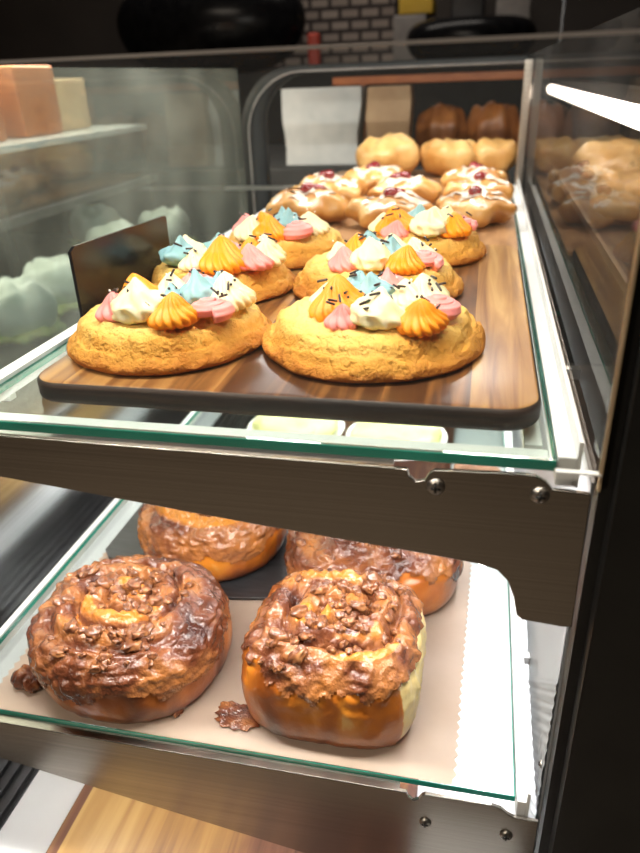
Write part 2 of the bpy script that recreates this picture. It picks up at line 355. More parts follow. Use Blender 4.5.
# right end: side panel below, side glass above
bm = bmesh.new(); box(bm, XR, XR + .004, .285, YB, DECK, -.165)
def panel_steel():
    m = bpy.data.materials.new('side_panel_steel'); m.use_nodes = True; nt = m.node_tree; N = nt.nodes; L = nt.links; b = N['Principled BSDF']
    b.inputs['Base Color'].default_value = (.30, .31, .32, 1); b.inputs['Metallic'].default_value = .2; b.inputs['Roughness'].default_value = .3
    return m
part('side_panel', bm, panel_steel())
# LED reflections on the panel, shaped as ripples with a ring round the screw
bm = bmesh.new(); ny, nzv = 60, 150; y0, y1, z0, z1 = .2855, .42, -.44, -.25; cy, cz = .2925, -.3585
ny, nzv = 110, 150; vs = []
for j in range(nzv + 1):
    row = []
    for i in range(ny + 1):
        y = y0 + (y1 - y0) * i / ny; z = z0 + (z1 - z0) * j / nzv
        d = sqrt((y - cy) ** 2 + (z - cz) ** 2); a = min(1, max(0, (d - .010) / .010)); u = y + z
        e = .5 + .5 * cos(2 * pi * (u + .066) / .0088); c = .5 + .5 * cos(2 * pi * d / .0075)
        row.append(bm.verts.new((XR - .0006 - .0009 * (e * a + c * (1 - a)) * min(1, max(0, (.002 - u) / .004)), y, z)))
    vs.append(row)
for j in range(nzv):
    for i in range(ny): bm.faces.new((vs[j][i], vs[j][i + 1], vs[j + 1][i + 1], vs[j + 1][i]))
bmesh.ops.recalc_face_normals(bm, faces=bm.faces)
bmesh.ops.reverse_faces(bm, faces=[f for f in bm.faces if f.normal.x > 0])
part('led_reflection_plate', bm, panel_steel(), True)
bm = bmesh.new(); box(bm, XR, XR + .004, .272, YB, -.160, .02); sg = part('side_glass', bm, M['side'])
bm = bmesh.new(); box(bm, XR - .0002, XR + .0008, .2690, .2718, -.160, .02); part('glass_trim', bm, M['brass'], parent=None)
# rear frame: black rounded gasket on the left and along the top, pale post on the right
def arch(inset, y0, y1):
    L_, T, r = XL + inset, .020 - inset * .35, .10 - inset * .5
    P = [(L_, -.49)] + [(L_ + r - r * cos(radians(a)), T - r + r * sin(radians(a))) for a in range(0, 91, 10)] + [(XR, T)]
    return P
bm = bmesh.new()
A = arch(0, 0, 0); B = arch(.040, 0, 0)
for y in (YB - .004, YB + .022):
    va = [bm.verts.new((x, y, z)) for x, z in A]; vb = [bm.verts.new((x, y, z)) for x, z in B]
    for i in range(len(A) - 1): bm.faces.new((va[i], va[i + 1], vb[i + 1], vb[i]))
    if y < YB: fa, fb = va, vb
for i in range(len(A) - 1):
    bm.faces.new((fa[i], va[i], va[i + 1], fa[i + 1])); bm.faces.new((fb[i], fb[i + 1], vb[i + 1], vb[i]))
bmesh.ops.recalc_face_normals(bm, faces=bm.faces); part('rear_frame', bm, M['gasket'], True)
bm = bmesh.new(); tube(bm, [(x + .013, YB - .006, z - .010) for x, z in A[:-1]] + [(XR, YB - .006, A[-1][1] - .01)], .0018, 8); part('frame_seal', bm, M['greybox'], True)
bm = bmesh.new(); box(bm, XR - .012, XR - .001, 1.10, 1.115, DECK, .012, bev=.002); part('rear_post', bm, M['screw'])
# left end: partly mirroring glass above, polished steel below
bm = bmesh.new(); box(bm, XL - .006, XL, .285, YB - .006, -.26, .018); part('left_glass', bm, M['mirror'])
bm = bmesh.new(); box(bm, XL - .006, XL, .285, YB - .006, DECK, -.26); part('left_panel', bm, M['mirror_steel'])
# front glass pane
bm = bmesh.new(); box(bm, XL - .05, XR - .002, .262, .2645, -.1475, .0085); fp = part('front_glass', bm, M['pane'])
bm = bmesh.new(); box(bm, XL - .05, XR - .002, .2625, .264, .0086, .0098); part('front_glass_edge', bm, M['greybox'])
bm = bmesh.new(); box(bm, XR - .002, XR - .0012, .262, .2646, -.149, .0098); part('front_glass_edge', bm, M['brass'])
bm = bmesh.new(); box(bm, .036, XR - .001, .2618, .2648, -.1486, -.1478); part('front_glass_edge', bm, M['white_metal'])
# black outer frame to the right
bm = bmesh.new(); box(bm, XR + .006, .60, .262, .284, -.9, .12); part('front_frame', bm, M['black'])
bm = bmesh.new(); box(bm, XR + .0009, XR + .006, .272, .284, -.9, .12); part('front_frame', bm, M['black'])
bm = bmesh.new(); box(bm, .56, .60, .284, 1.36, -.55, .12); part('end_wall', bm, M['black'])
bm = bmesh.new(); box(bm, XL - .05, .60, .25, 1.36, .205, .25); part('added_canopy', bm, M['black'])  # added unseen canopy that carries the two top strips
bm = bmesh.new(); box(bm, XL - .045, XL - .02, .262, .284, -.9, .205); part('added_canopy_post', bm, M['black'])
bm = bmesh.new(); box(bm, .57, .60, 1.33, 1.36, -.52, .205); part('added_canopy_post', bm, M['black'])
bm = bmesh.new(); box(bm, .57, .60, .262, .284, .12, .205); part('added_canopy_post', bm, M['black'])
for y in (.29, .90):  # added fixtures for the two top strips
    bm = bmesh.new(); box(bm, -.44, .20, y - .02, y + .02, .197, .205); part('added_canopy_fixture', bm, M['white_metal'])
bm = bmesh.new(); box(bm, XR + .004, .56, .284, YB, -.52, -.50); part('neighbour_deck', bm, M['steel_deck'])

def glass_shelf(x0, x1, y0, y1, ztop, t):
    bm = bmesh.new(); box(bm, x0, x1, y0, y1, ztop - t, ztop, 0, bev=.0006)
    bm.normal_update()
    for f in bm.faces: f.material_index = 0 if abs(f.normal.z) > .9 else 1
    return bm
part('glass_shelf', glass_shelf(-.262, .038, YF, 1.26, -.15, .0052), [M['glass'], M['glass_edge']])
part('glass_shelf', glass_shelf(-.339, .0405, .281, 1.22, -.375, .0045), [M['glass'], M['glass_edge']])
# side rails carrying the shelves
for (x0, x1, z) in ((.0385, .0465, -.150), (.0412, .0465, -.375)):
    bm = bmesh.new(); box(bm, x0, x1, .278, 1.10, z - .014, z + .0005, bev=.0008); box(bm, x1, x1 + .0018, .278, 1.10, z - .014, z + .008); part('shelf_rail', bm, M['white_metal'])
bm = bmesh.new(); box(bm, -.272, -.2625, .285, 1.26, -.160, -.148); part('shelf_rail', bm, M['white_metal'])
bm = bmesh.new(); box(bm, -.3445, -.3395, .285, 1.22, -.386, -.374); part('shelf_rail', bm, M['white_metal'])
for x, zt in ((-.267, -.160), (-.342, -.386)):
    for y in (.33, 1.18):
        bm = bmesh.new(); box(bm, XL, x, y, y + .006, zt - .006, zt); part('rail_bracket', bm, M['steel_bright'])
for z in (-.157, -.382):
    for y in (.40, 1.0):
        bm = bmesh.new(); box(bm, .0465, XR, y, y + .006, z - .006, z); part('rail_bracket', bm, M['steel_bright'])
# front steel rails cut from sheet, deeper bracket at the right end
up = [(-.46, -.1563), (-.03, -.1588), (-.0255, -.1590), (-.0245, -.1625), (-.0215, -.1650), (-.0175, -.1640), (-.0155, -.1600), (-.0135, -.1583),
      (.0235, -.1570), (.0300, -.1575), (.0345, -.1600), (.0375, -.1635), (.0500, -.1640), (.0535, -.1645), (.0543, -.2385), (.0500, -.2390), (.0315, -.2375), (.0285, -.2350),
      (.0265, -.2250), (.0230, -.2155), (.0175, -.2095), (.0080, -.2070), (-.0100, -.2050), (-.10, -.1970), (-.235, -.1830), (-.46, -.1620)]
part('front_rail', prism_xz(up, YF - .0015, YF + .0006, .0004), M['steel'])
lo = [(-.46, -.3775), (-.03, -.3773), (-.0215, -.3775), (-.0205, -.3812), (-.0175, -.3838), (-.0145, -.3820), (-.0125, -.3778), (-.0105, -.3765),
      (.0270, -.3760), (.0325, -.3775), (.0365, -.3815), (.0400, -.3832), (.0535, -.3835), (.0540, -.4800), (-.46, -.4800)]
lo = lo[:-1] + [(-.02, -.4650), (-.09, -.4540), (-.30, -.4150), (-.46, -.3960)]
part('front_rail', prism_xz(lo, YF - .0015, YF + .0006, .0004), M['steel'])
bm = bmesh.new(); box(bm, -.43, -.032, YF + .0006, YF + .005, -.1583, -.1572); part('rail_flange', bm, M['steel_bright'])
bm = bmesh.new(); box(bm, -.43, -.026, YF + .0006, YF + .0055, -.3795, -.3780); part('rail_flange', bm, M['steel'])
bm = bmesh.new(); box(bm, -.32, .036, .288, .296, -.1622, -.1560); part('shelf_light_fixture', bm, M['white_metal'])
bm = bmesh.new(); box(bm, -.255, .036, .793, .807, -.1622, -.1560); part('shelf_light_fixture', bm, M['white_metal'])  # added fixture for the rear fill, hidden below the tray
bm = bmesh.new(); box(bm, .026, .034, .30, .785, -.1622, -.1560); part('shelf_light_fixture', bm, M['white_metal'])
def screw(x, y, z, r=.0042, axis='Y'):
    bm = bmesh.new(); n = 28; rings = []
    for k in range(7):
        a = k / 6 * pi / 2; rr = r * cos(a); h = r * .62 * sin(a)
        if k == 6: rr = r * .02
        ring = []
        for i in range(n):
            t = 2 * pi * i / n; px, pz = rr * cos(t), rr * sin(t)
            cut = .0011 if ((abs(px) < .00045 or abs(pz) < .00045) and rr < r * .62) else 0
            ring.append(bm.verts.new((px, -h + cut, pz)))
        rings.append(ring)
    for a, b in zip(rings, rings[1:]):
        for i in range(n): bm.faces.new((a[i], a[(i + 1) % n], b[(i + 1) % n], b[i]))
    bm.faces.new(rings[-1]); bm.faces.new(rings[0][::-1]); bmesh.ops.recalc_face_normals(bm, faces=bm.faces)
    for qx, qz in ((.5, .09), (.09, .5)): box(bm, -r * qx, r * qx, -r * .66, -r * .40, -r * qz, r * qz, 1)
    if axis == 'X': bm.transform(Matrix.Rotation(radians(-90), 4, 'Z'))
    bm.transform(Matrix.Translation((x, y, z))); part('screw', bm, [M['screw'], M['black']], True)
screw(-.0125, YF - .0015, -.1665); screw(.0330 - .0005, YF - .0015, -.1665)
screw(-.0098, YF - .0015, -.4050 + .004, .0036); screw(.0370, YF - .0015, -.4035 + .004, .0038)
screw(XR - .0012, .2925, -.3585, .0024, 'X')

# ------------------------------------------------------------------ upper shelf: serving boards
BT = -.138
bd = obj('serving_board', slab(rounded_rect(-.231, .033, .298, .646, .018, 8), 0, .012, .003), [M['acacia'], M['acacia_edge']], None, (0, 0, -.15))
tag(bd, 'dark acacia serving board with rounded corners under the frosted cookies', 'board')
bd2 = obj('serving_tray', slab(rounded_rect(-.245, .034, .652, 1.255, .012, 5), 0, .004, .001, 0), M['traywood'], None, (0, 0, -.15))
tag(bd2, 'thin brown wooden tray under the cherry danishes and puffs', 'tray')
bm = prism_xz([(0, 0), (.128, 0), (.128, .049), (.126, .0505), (.005, .0545), (0, .052)], -.001, .001, 0)
cd = obj('label_card', bm, M['black_gloss'], None, (-.2330, .368, BT), False, (radians(0), 0, radians(88.5)))
tag(cd, 'blank glossy black card standing upright beside the front left frosted cookie', 'card')

# sprinkles and dollops share meshes
def frosting_mesh(name, r, h, ridges, depth, twist, m, lean=(0, 0), seed=0):
    def fn(t, v):
        if v < .12: rad, z = r * .86 * v / .12, 0
        else:
            s = (v - .12) / .88
            rad = r * ((.90 + .22 * sin(pi * min(1, s * 1.6))) * max(0, 1 - s ** 1.9) ** .72) if s < 1 else 0
            z = h * (.90 * s + .10 * s ** 5)
        rg = 1 + depth * (abs(cos(ridges * (t + twist * z / h) / 2)) ** .8 - .55) * min(1, rad / (r * .3))
        rg *= 1 + .10 * nz(cos(t), sin(t), z / h, 1.3, seed)
        lx, ly = lean; q = (z / h) ** 2
        return (rad * rg * cos(t) + lx * q * r, rad * rg * sin(t) + ly * q * r, z, 1)
    o = grid_surface(name, fn, 96, 26, m)
    me = o.data; bpy.data.objects.remove(o); return me
def rosette_mesh(name, r, m, seed=0):
    bm = bmesh.new(); pts = []; rad = []; n = 150
    for i in range(n):
        s = i / (n - 1); a = s * 2 * pi * 2.5 + seed; rr = r * .66 * (1 - s * .92)
        pts.append(Vector((rr * cos(a), rr * sin(a), r * .30 + r * .42 * s))); rad.append(r * (.29 - .12 * s) * min(1, (1 - s) * 9 + .2))
    rings = []; k = 30
    for i, p in enumerate(pts):
        t = (pts[min(i + 1, n - 1)] - pts[max(i - 1, 0)]).normalized(); s_ = t.cross(Vector((0, 0, 1))).normalized(); u = s_.cross(t)
        rings.append([bm.verts.new(p + (s_ * cos(2 * pi * j / k) + u * sin(2 * pi * j / k)) * rad[i] * (1 + .20 * (abs(cos(3.5 * (2 * pi * j / k) + i * .05)) - .5))) for j in range(k)])
    for a, b in zip(rings, rings[1:]):
        for j in range(k): bm.faces.new((a[j], a[(j + 1) % k], b[(j + 1) % k], b[j]))
    bm.faces.new(rings[0][::-1]); bm.faces.new(rings[-1]); bmesh.ops.recalc_face_normals(bm, faces=bm.faces)
    o = obj(name, bm, m); me = o.data; bpy.data.objects.remove(o); return me
def blob_mesh(name, r, m, seed=0):
    """loose uneven dab of cream with a folded top"""
    def fn(t, v):
        a = (v - .5) * pi; rad = r * cos(a); z = r * .85 * (sin(a) + 1) / 2 * 1.2 + r * .35 * max(0, sin(a)) ** 12
        k = 1 + .18 * nz(cos(t) * cos(a), sin(t) * cos(a), sin(a), 1.6, seed) + .20 * (abs(cos(4.5 * t + 2.2 * a + seed)) - .5)
        return (rad * k * cos(t), rad * k * .85 * sin(t), z * (1 + .25 * nz(cos(t) * cos(a), sin(t) * cos(a), 0, 2.2, seed + 3)), 1)
    o = grid_surface(name, fn, 48, 20, m); me = o.data; bpy.data.objects.remove(o); return me
FM = {}
for key, m_ in (('o', M['frost_o']), ('p', M['frost_p']), ('c', M['frost_c']), ('b', M['frost_b'])):
    FM[key + '0'] = frosting_mesh('frosting_dollop', .0142, .0205, 15, .26, .8, m_, (.15, -.1), 1)
    FM[key + '1'] = frosting_mesh('frosting_dollop', .0132, .0185, 10, .24, 1.0, m_, (-.3, .1), 2)
    FM[key + 'r'] = rosette_mesh('frosting_rosette', .0165, m_, 1.2)
    FM[key + 'w'] = blob_mesh('frosting_dollop', .0145, m_, 4 if key == 'c' else 6)
    FM[key + 's'] = frosting_mesh('frosting_dollop', .0105, .0145, 9, .28, .7, m_, (.2, 0), 3)
bm = bmesh.new(); tube(bm, [(-.0028, 0, 0), (-.0024, 0, 0), (.0024, 0, 0), (.0028, 0, 0)], [.0003, .00062, .00062, .0003], 8)
o = obj('sprinkle', bm, M['sprinkle_d']); SPR = o.data; bpy.data.objects.remove(o)
bm = bmesh.new(); bmesh.ops.create_icosphere(bm, subdivisions=2, radius=.00085); o = obj('sprinkle', bm, M['sprinkle_w']); SPW = o.data; bpy.data.objects.remove(o)
bm = bmesh.new(); bmesh.ops.create_icosphere(bm, subdivisions=2, radius=.00085); o = obj('sprinkle', bm, M['sprinkle_d']); SPB = o.data; bpy.data.objects.remove(o)
CPROF = [(0, 0), (.55, 0), (.93, .0005), (1.0, .0030), (1.0, .0062), (.965, .0088), (.93, .0112), (.89, .0155), (.81, .0202), (.66, .0235), (.42, .0250), (.20, .0255), (0, .0256)]
def cookie_fn(r, h, seed):
    def fn(t, v):
        rr, z = interp(CPROF, v)
        ct, st = cos(t), sin(t)
        out = 1 + .045 * nz(ct, st, 0, 1.1, seed) + .02 * nz(ct, st, 0, 3.5, seed)
        x, y = r * rr * out * ct, r * rr * out * st
        z = z * h / .0256
        if v > .22:
            top = min(1, (v - .22) / .1)
            rid = nz(x, y, 0, 34, seed) * .0028 + nz(x, y, z, 110, seed) * .0014 + abs(nz(x, y, z * 2, 70, seed + 4)) * -.0034 + abs(nz(x, y, z, 160, seed + 4)) * -.0016
            crease = -.0030 * math.exp(-((rr - .90 - .05 * nz(ct, st, 0, 1.5, seed + 2)) / .025) ** 2) - .0016 * math.exp(-((rr - .74 - .10 * nz(ct, st, 0, 2.0, seed + 6)) / .025) ** 2)
            z += top * (rid + crease)
        edge = max(0, (rr - .58) / .42)
        tone = .86 - .78 * edge ** 1.5 + .3 * nz(x, y, z, 28, seed) - (.14 if v < .35 else 0)
        return (x, y, max(z, 0), tone)
    return fn
LAY = {   # (mesh key, dx, dy, scale) front to back, as seen from the front
 'front_right': [('ps', -.016, -.040, .95), ('cw', .006, -.039, 1.15), ('o0', .034, -.038, 1.0), ('pr', .043, -.013, .95), ('o0', -.022, -.018, 1.18), ('c1', .020, .006, 1.0),
                 ('bw', -.002, .004, 1.0), ('cs', -.036, .004, 1.0), ('c0', .034, .016, .95), ('pw', .004, .028, .9), ('bw', -.018, .026, .9)],
 'front_left': [('p1', -.032, -.030, .95), ('cw', -.010, -.036, 1.25), ('o0', .015, -.041, 1.0), ('pr', .036, -.028, 1.05), ('o0', -.026, -.004, 1.05), ('bw', .000, -.008, .8),
                ('c1', -.008, .010, 1.05), ('bw', .018, .002, 1.1), ('c0', .040, .002, 1.05), ('bw', .024, .026, .9), ('pw', .002, .032, .9)],
 'mid_left': [('bw', -.034, -.028, 1.1), ('c0', -.014, -.036, 1.0), ('o0', .010, -.038, 1.3), ('p1', .034, -.030, 1.1), ('c1', .040, -.010, 1.1), ('pr', .000, .000, 1.0),
              ('o1', .022, .004, 1.0), ('cw', -.036, -.002, 1.0), ('bw', -.014, .014, 1.0), ('c1', .030, .022, .9)],
 'mid_right': [('p1', -.024, -.034, .95), ('cw', -.002, -.036, 1.2), ('o0', .024, -.036, 1.0), ('pr', .040, -.022, 1.0), ('o1', -.018, -.010, 1.2), ('bw', .008, -.004, 1.0),
               ('c1', .034, .002, 1.0), ('cs', -.034, .000, 1.0), ('c0', .010, .018, .9), ('bw', -.012, .024, .9)],
 'back_left': [('c1', -.030, -.034, 1.05), ('o0', -.006, -.038, 1.05), ('pr', .022, -.032, 1.05), ('p1', -.040, -.010, 1.0), ('c0', .030, -.006, 1.05), ('bw', .004, -.006, 1.05),
               ('o1', -.020, .000, 1.1), ('cs', .016, .018, 1.0), ('bw', -.008, .024, 1.0)],
 'back_right': [('ps', -.026, -.038, 1.1), ('o0', -.024, -.018, 1.3), ('cw', .006, -.036, 1.35), ('o1', .034, -.030, 1.05), ('c1', .014, -.004, 1.1), ('pr', .040, -.008, .95),
                ('bw', -.006, .006, 1.0), ('cs', -.042, -.010, 1.1), ('c0', .020, .020, .9)],
}
def cookie(x, y, r, key, seed, label, nspr, rz=0):
    e = empty('frosted_cookie', (x, y, BT + .0003), rz); tag(e, label, 'cookie', 'frosted cookies on the serving board')
    f = cookie_fn(r, .0250, seed); grid_surface('cookie_dough', f, 150, 60, M['cookie'], e)
    rnd = random.Random(seed); spots = []
    for k, dx, dy, s in LAY[key]:
        dx, dy, s = (.011 if key in ('front_left', 'mid_left') else .005) + (dx - .004) * .80, -.006 + (dy + .006) * .80, s * .86
        me = FM[k]; o = bpy.data.objects.new(me.name.split('.')[0], me); C.objects.link(o); o.parent = e
        o.location = (dx, dy, .0212); o.rotation_euler = (rnd.uniform(-.12, .12), rnd.uniform(-.12, .12), rnd.uniform(0, 6.28)); o.scale = (s, s, s * rnd.uniform(.95, 1.12))
        spots.append((dx, dy, s))
    for i in range(nspr):
        dx, dy, s = spots[rnd.randrange(len(spots))]
        a = rnd.uniform(0, 2 * pi); q = rnd.uniform(.15, .75) * .0135 * s
        z = .0215 + .0175 * s * max(0, 1 - (q / (.0150 * s)) ** 2.2) + .0012
        me = (SPR, SPW, SPB)[rnd.choice((0, 0, 0, 1, 2))]
        o = bpy.data.objects.new('sprinkle', me); C.objects.link(o); o.parent = e; o.location = (dx + q * cos(a), dy + q * sin(a), z)
        o.rotation_euler = (rnd.uniform(-.5, .5), rnd.uniform(-.6, .6), rnd.uniform(0, 3.14))
        k_ = {'d': 1.12, 'w': .75, 'b': .95}['d' if me is SPR else 'w' if me is SPW else 'b']; o.scale = (k_, k_, k_)
    return e
cookie(-.1775, .370, .0600, 'front_left', 3, 'frosted sugar cookie at the front left of the board, beside the black card', 44)
cookie(-.0560, .3765, .0625, 'front_right', 5, 'frosted sugar cookie at the front right of the board', 60)
cookie(-.1860, .484, .0560, 'mid_left', 8, 'frosted sugar cookie in the middle row, behind the front left one', 26)
cookie(-.0700, .490, .0610, 'mid_right', 11, 'frosted sugar cookie in the middle row, behind the front right one', 30)
cookie(-.1640, .588, .0540, 'back_left', 14, 'frosted sugar cookie in the back row on the left, near the danishes', 18)
cookie(-.0490, .600, .0540, 'back_right', 17, 'frosted sugar cookie in the back row on the right, near the danishes', 16)

# ------------------------------------------------------------------ cherry danishes
def lump_fn(rx, ry, h, seed, folds=.1, fn_=5, tone0=.6):
    def fn(t, v):
        a = (v - .5) * pi; c = max(0, cos(a)) ** .55; zz = (sin(a) + 1) / 2
        ct, st = cos(t), sin(t); k = 1 + folds * cos(fn_ * t + seed) * .5 + .09 * nz(ct, st, zz, 1.6, seed)
        x, y = rx * c * k * ct, ry * c * k * st
        z = h * zz ** .9 * (1 + .16 * nz(ct * c, st * c, zz, 2.2, seed + 1)) + folds * .12 * h * cos(9 * c + 2 * t) + (.0035 * nz(x, y, 0, 60, seed + 3) - .005 * abs(nz(x, y, 0, 42, seed + 5))) * (zz > .1)
        return (x, y, max(0, z) if v > .05 else 0, tone0 + .35 * nz(x, y, z, 30, seed) + .25 * (zz - .5))
    return fn
def danish_proto(seed):
    e = empty('cherry_danish', (0, 0, 0))
    f = lump_fn(.047, .046, .034, seed, .22, 6, .30)
    grid_surface('pastry', f, 60, 24, M['pastry'], e)
    def g(t, v):
        x, y, z, a = f(t, .5 + v * .5); return (x * .93, y * .93, z * .96 + .0030, 1)
    grid_surface('icing', g, 60, 16, M['icing'], e, keep=lambda c: nz(c.x, c.y, 0, 70, seed + 9) > -.05 or c.xy.length < .014)
    for dx, dy, dz in ((0, 0, .037), (.010, .004, .035)):
        grid_surface('cherry', lambda t, v: (.0095 * cos((v - .5) * pi) * cos(t) * (1 + .08 * cos(3 * t)), .0078 * cos((v - .5) * pi) * sin(t), .0064 * sin((v - .5) * pi), 1), 20, 12, M['cherry'], e, (dx, dy, dz))
    return e
def copy_tree(o, parent=None):
    c = o.copy(); C.objects.link(c)
    if parent: c.parent = parent
    for ch in list(o.children): copy_tree(ch, c)
    return c
dp = [danish_proto(21), danish_proto(34)]
DS = [(-.191, .790, 'left of the front row, behind the frosted cookies'), (-.096, .768, 'middle of the front row'), (-.009, .788, 'right of the front row, next to the side rail'),
      (-.190, .900, 'left of the second row'), (-.096, .905, 'middle of the second row'), (-.006, .905, 'right of the second row'),
      (-.150, 1.02, 'left of the rear row'), (-.055, 1.03, 'middle of the rear row'), (.000, 1.0, '')]
DS = DS[:7] + [(-.015, 1.015, 'right of the rear row, in front of the puffs')]
for i, (x, y, l) in enumerate(DS):
    e = dp[i] if i < 2 else copy_tree(dp[i % 2])
    e.location = (x, y, -.146 + Z0 + .0002); e.rotation_euler.z = [0, .5, 1.1, 2.0, 2.9, .9, 4, 5][i] ; s = [.98, .92, .88, .98, .92, .88, .92, .88][i]; e.scale = (s, s, s)
    tag(e, 'iced danish with a dark cherry, ' + l, 'danish', 'cherry danishes on the tray')
# golden puffs at the back
for i, (x, y, r, l) in enumerate([(-.150, 1.165, .050, 'leftmost'), (-.055, 1.175, .044, 'middle'), (.005 - .016, 1.155, .0, ''), (.000 - .012, 1.17, .0, '')][:2] + [(.008, 1.195, .040, 'rightmost')]):
    o = grid_surface('golden_puff', lump_fn(r, r * .9, r * 1.22, 40 + i, .12, 5, .50), 64, 28, M['pastry'], None, (x, y, -.1458))
    tag(o, l + ' of the golden puffs behind the cherry danishes', 'pastry', 'golden puffs on the tray')

# ------------------------------------------------------------------ lower shelf: parchment, slate, pecan rolls
SH = -.375
bm = bmesh.new(); P = [(-.312, .2815), (.0045, .2815)]; n = 84
yy = .2815
for i in range(n):
    yy += .0035; P.append((.0045 + (.0026 if i % 2 else 0) + .006 * i / n, yy))
P.append((-.312, yy))
for i in range(n):
    yy -= .0035; P.append((-.312 + (.0026 if i % 2 else 0), yy + .0001))
f = bm.faces.new([bm.verts.new((x, y, 0)) for x, y in P[:-1]])
bmesh.ops.triangulate(bm, faces=[f])
bmesh.ops.solidify(bm, geom=bm.faces, thickness=-.0003)
pp = obj('parchment_paper', bm, M['paper'], None, (0, 0, SH + .0002), False); tag(pp, 'tan parchment sheet with serrated edges under the pecan rolls', 'paper')
sl = obj('slate_board', slab([(-.180 + .13, -.02 + .10), (-.18, .10), (-.18, -.052), (-.172, -.062), (-.05, -.095), (.02, -.085)], 0, .003, .0005, 0), M['slate'], None, (-.130, .508, SH + .0012), False)
tag(sl, 'thin black slate board lying on the parchment under the rear left pecan roll', 'board')

def roll_funcs(r, h, seed, sq, pitch, tilt):
    prof = [(0, 0), (.6, 0), (.90, .0), (1.0, .10), (1.045, .30), (1.05, .52), (1.02, .74), (.94, .90), (.80, .985), (.60, 1.02), (.40, 1.03), (.20, 1.03), (0, 1.03)]
    def fn(t, v, lift=0):
        rr, zz = interp(prof, v)
        ct, st = cos(t), sin(t); s = (abs(ct) ** sq + abs(st) ** sq) ** (-1 / sq)
        s *= 1 + .05 * nz(ct, st, 0, 1.2, seed)
        x, y = r * rr * s * ct, r * rr * s * st; z = h * zz
        top = max(0, min(1, (v - .60) / .12))
        # rolled-up dough: a spiral groove
        ph = rr * r / pitch - t / (2 * pi) + .25 * nz(x, y, 0, 18, seed)
        g = ph - math.floor(ph); ridge = sin(pi * g) ** .6
        fade = min(1, max(0, (.92 - rr) / .22))
        z += top * fade * ((ridge - .80) * .0100) + top * .0035 * (1 - rr * rr)
        lump = (nz(x, y, z, 50, seed + 1) * .0026 + abs(nz(x, y, z, 130, seed + 2)) * .0036 - abs(nz(x, y, z, 75, seed + 9)) * .0026 + nz(x, y, z, 230, seed + 3) * .0012)
        gl = .5 + .5 * math.tanh((zz - (.60 + .26 * nz(ct, st, 0, 2.4, seed + 5))) * 9)      # 1 where caramel has run
        nrm = Vector((ct * (1 - top), st * (1 - top), .25 + top)).normalized()
        k = lump * gl + lift
        side = (1 - gl) * .0012 * nz(ct * 3, st * 3, zz, 2.5, seed + 6)
        x += nrm.x * (k + side); y += nrm.y * (k + side); z += nrm.z * k * min(1, max(0, (v - .12) / .2))
        x += tilt[0] * z; y += tilt[1] * z
        return x, y, max(0, z) if v > .1 else max(0, z), ridge, gl, rr, zz, t
    return fn
def pecan_mesh(seed):
    rnd = random.Random(seed); bm = bmesh.new(); bmesh.ops.create_icosphere(bm, subdivisions=3, radius=1)
    L_, W, H = .0036 * rnd.uniform(.6, 1.15), .0024 * rnd.uniform(.85, 1.2), .0018
    for v in bm.verts:
        x, y, z = v.co; g = 1 - .42 * math.exp(-(y / .22) ** 2) * max(0, z)
        k = 1 + .55 * nz(x, y, z, 1.6, seed) + .08 * cos(9 * x)
        v.co = Vector((x * L_ * k, y * W * (1 - .25 * x * x) * k, z * H * g * k))
    o = obj('pecan_piece', bm, M['nut']); me = o.data; bpy.data.objects.remove(o); return me
PM = [pecan_mesh(i) for i in range(10)]
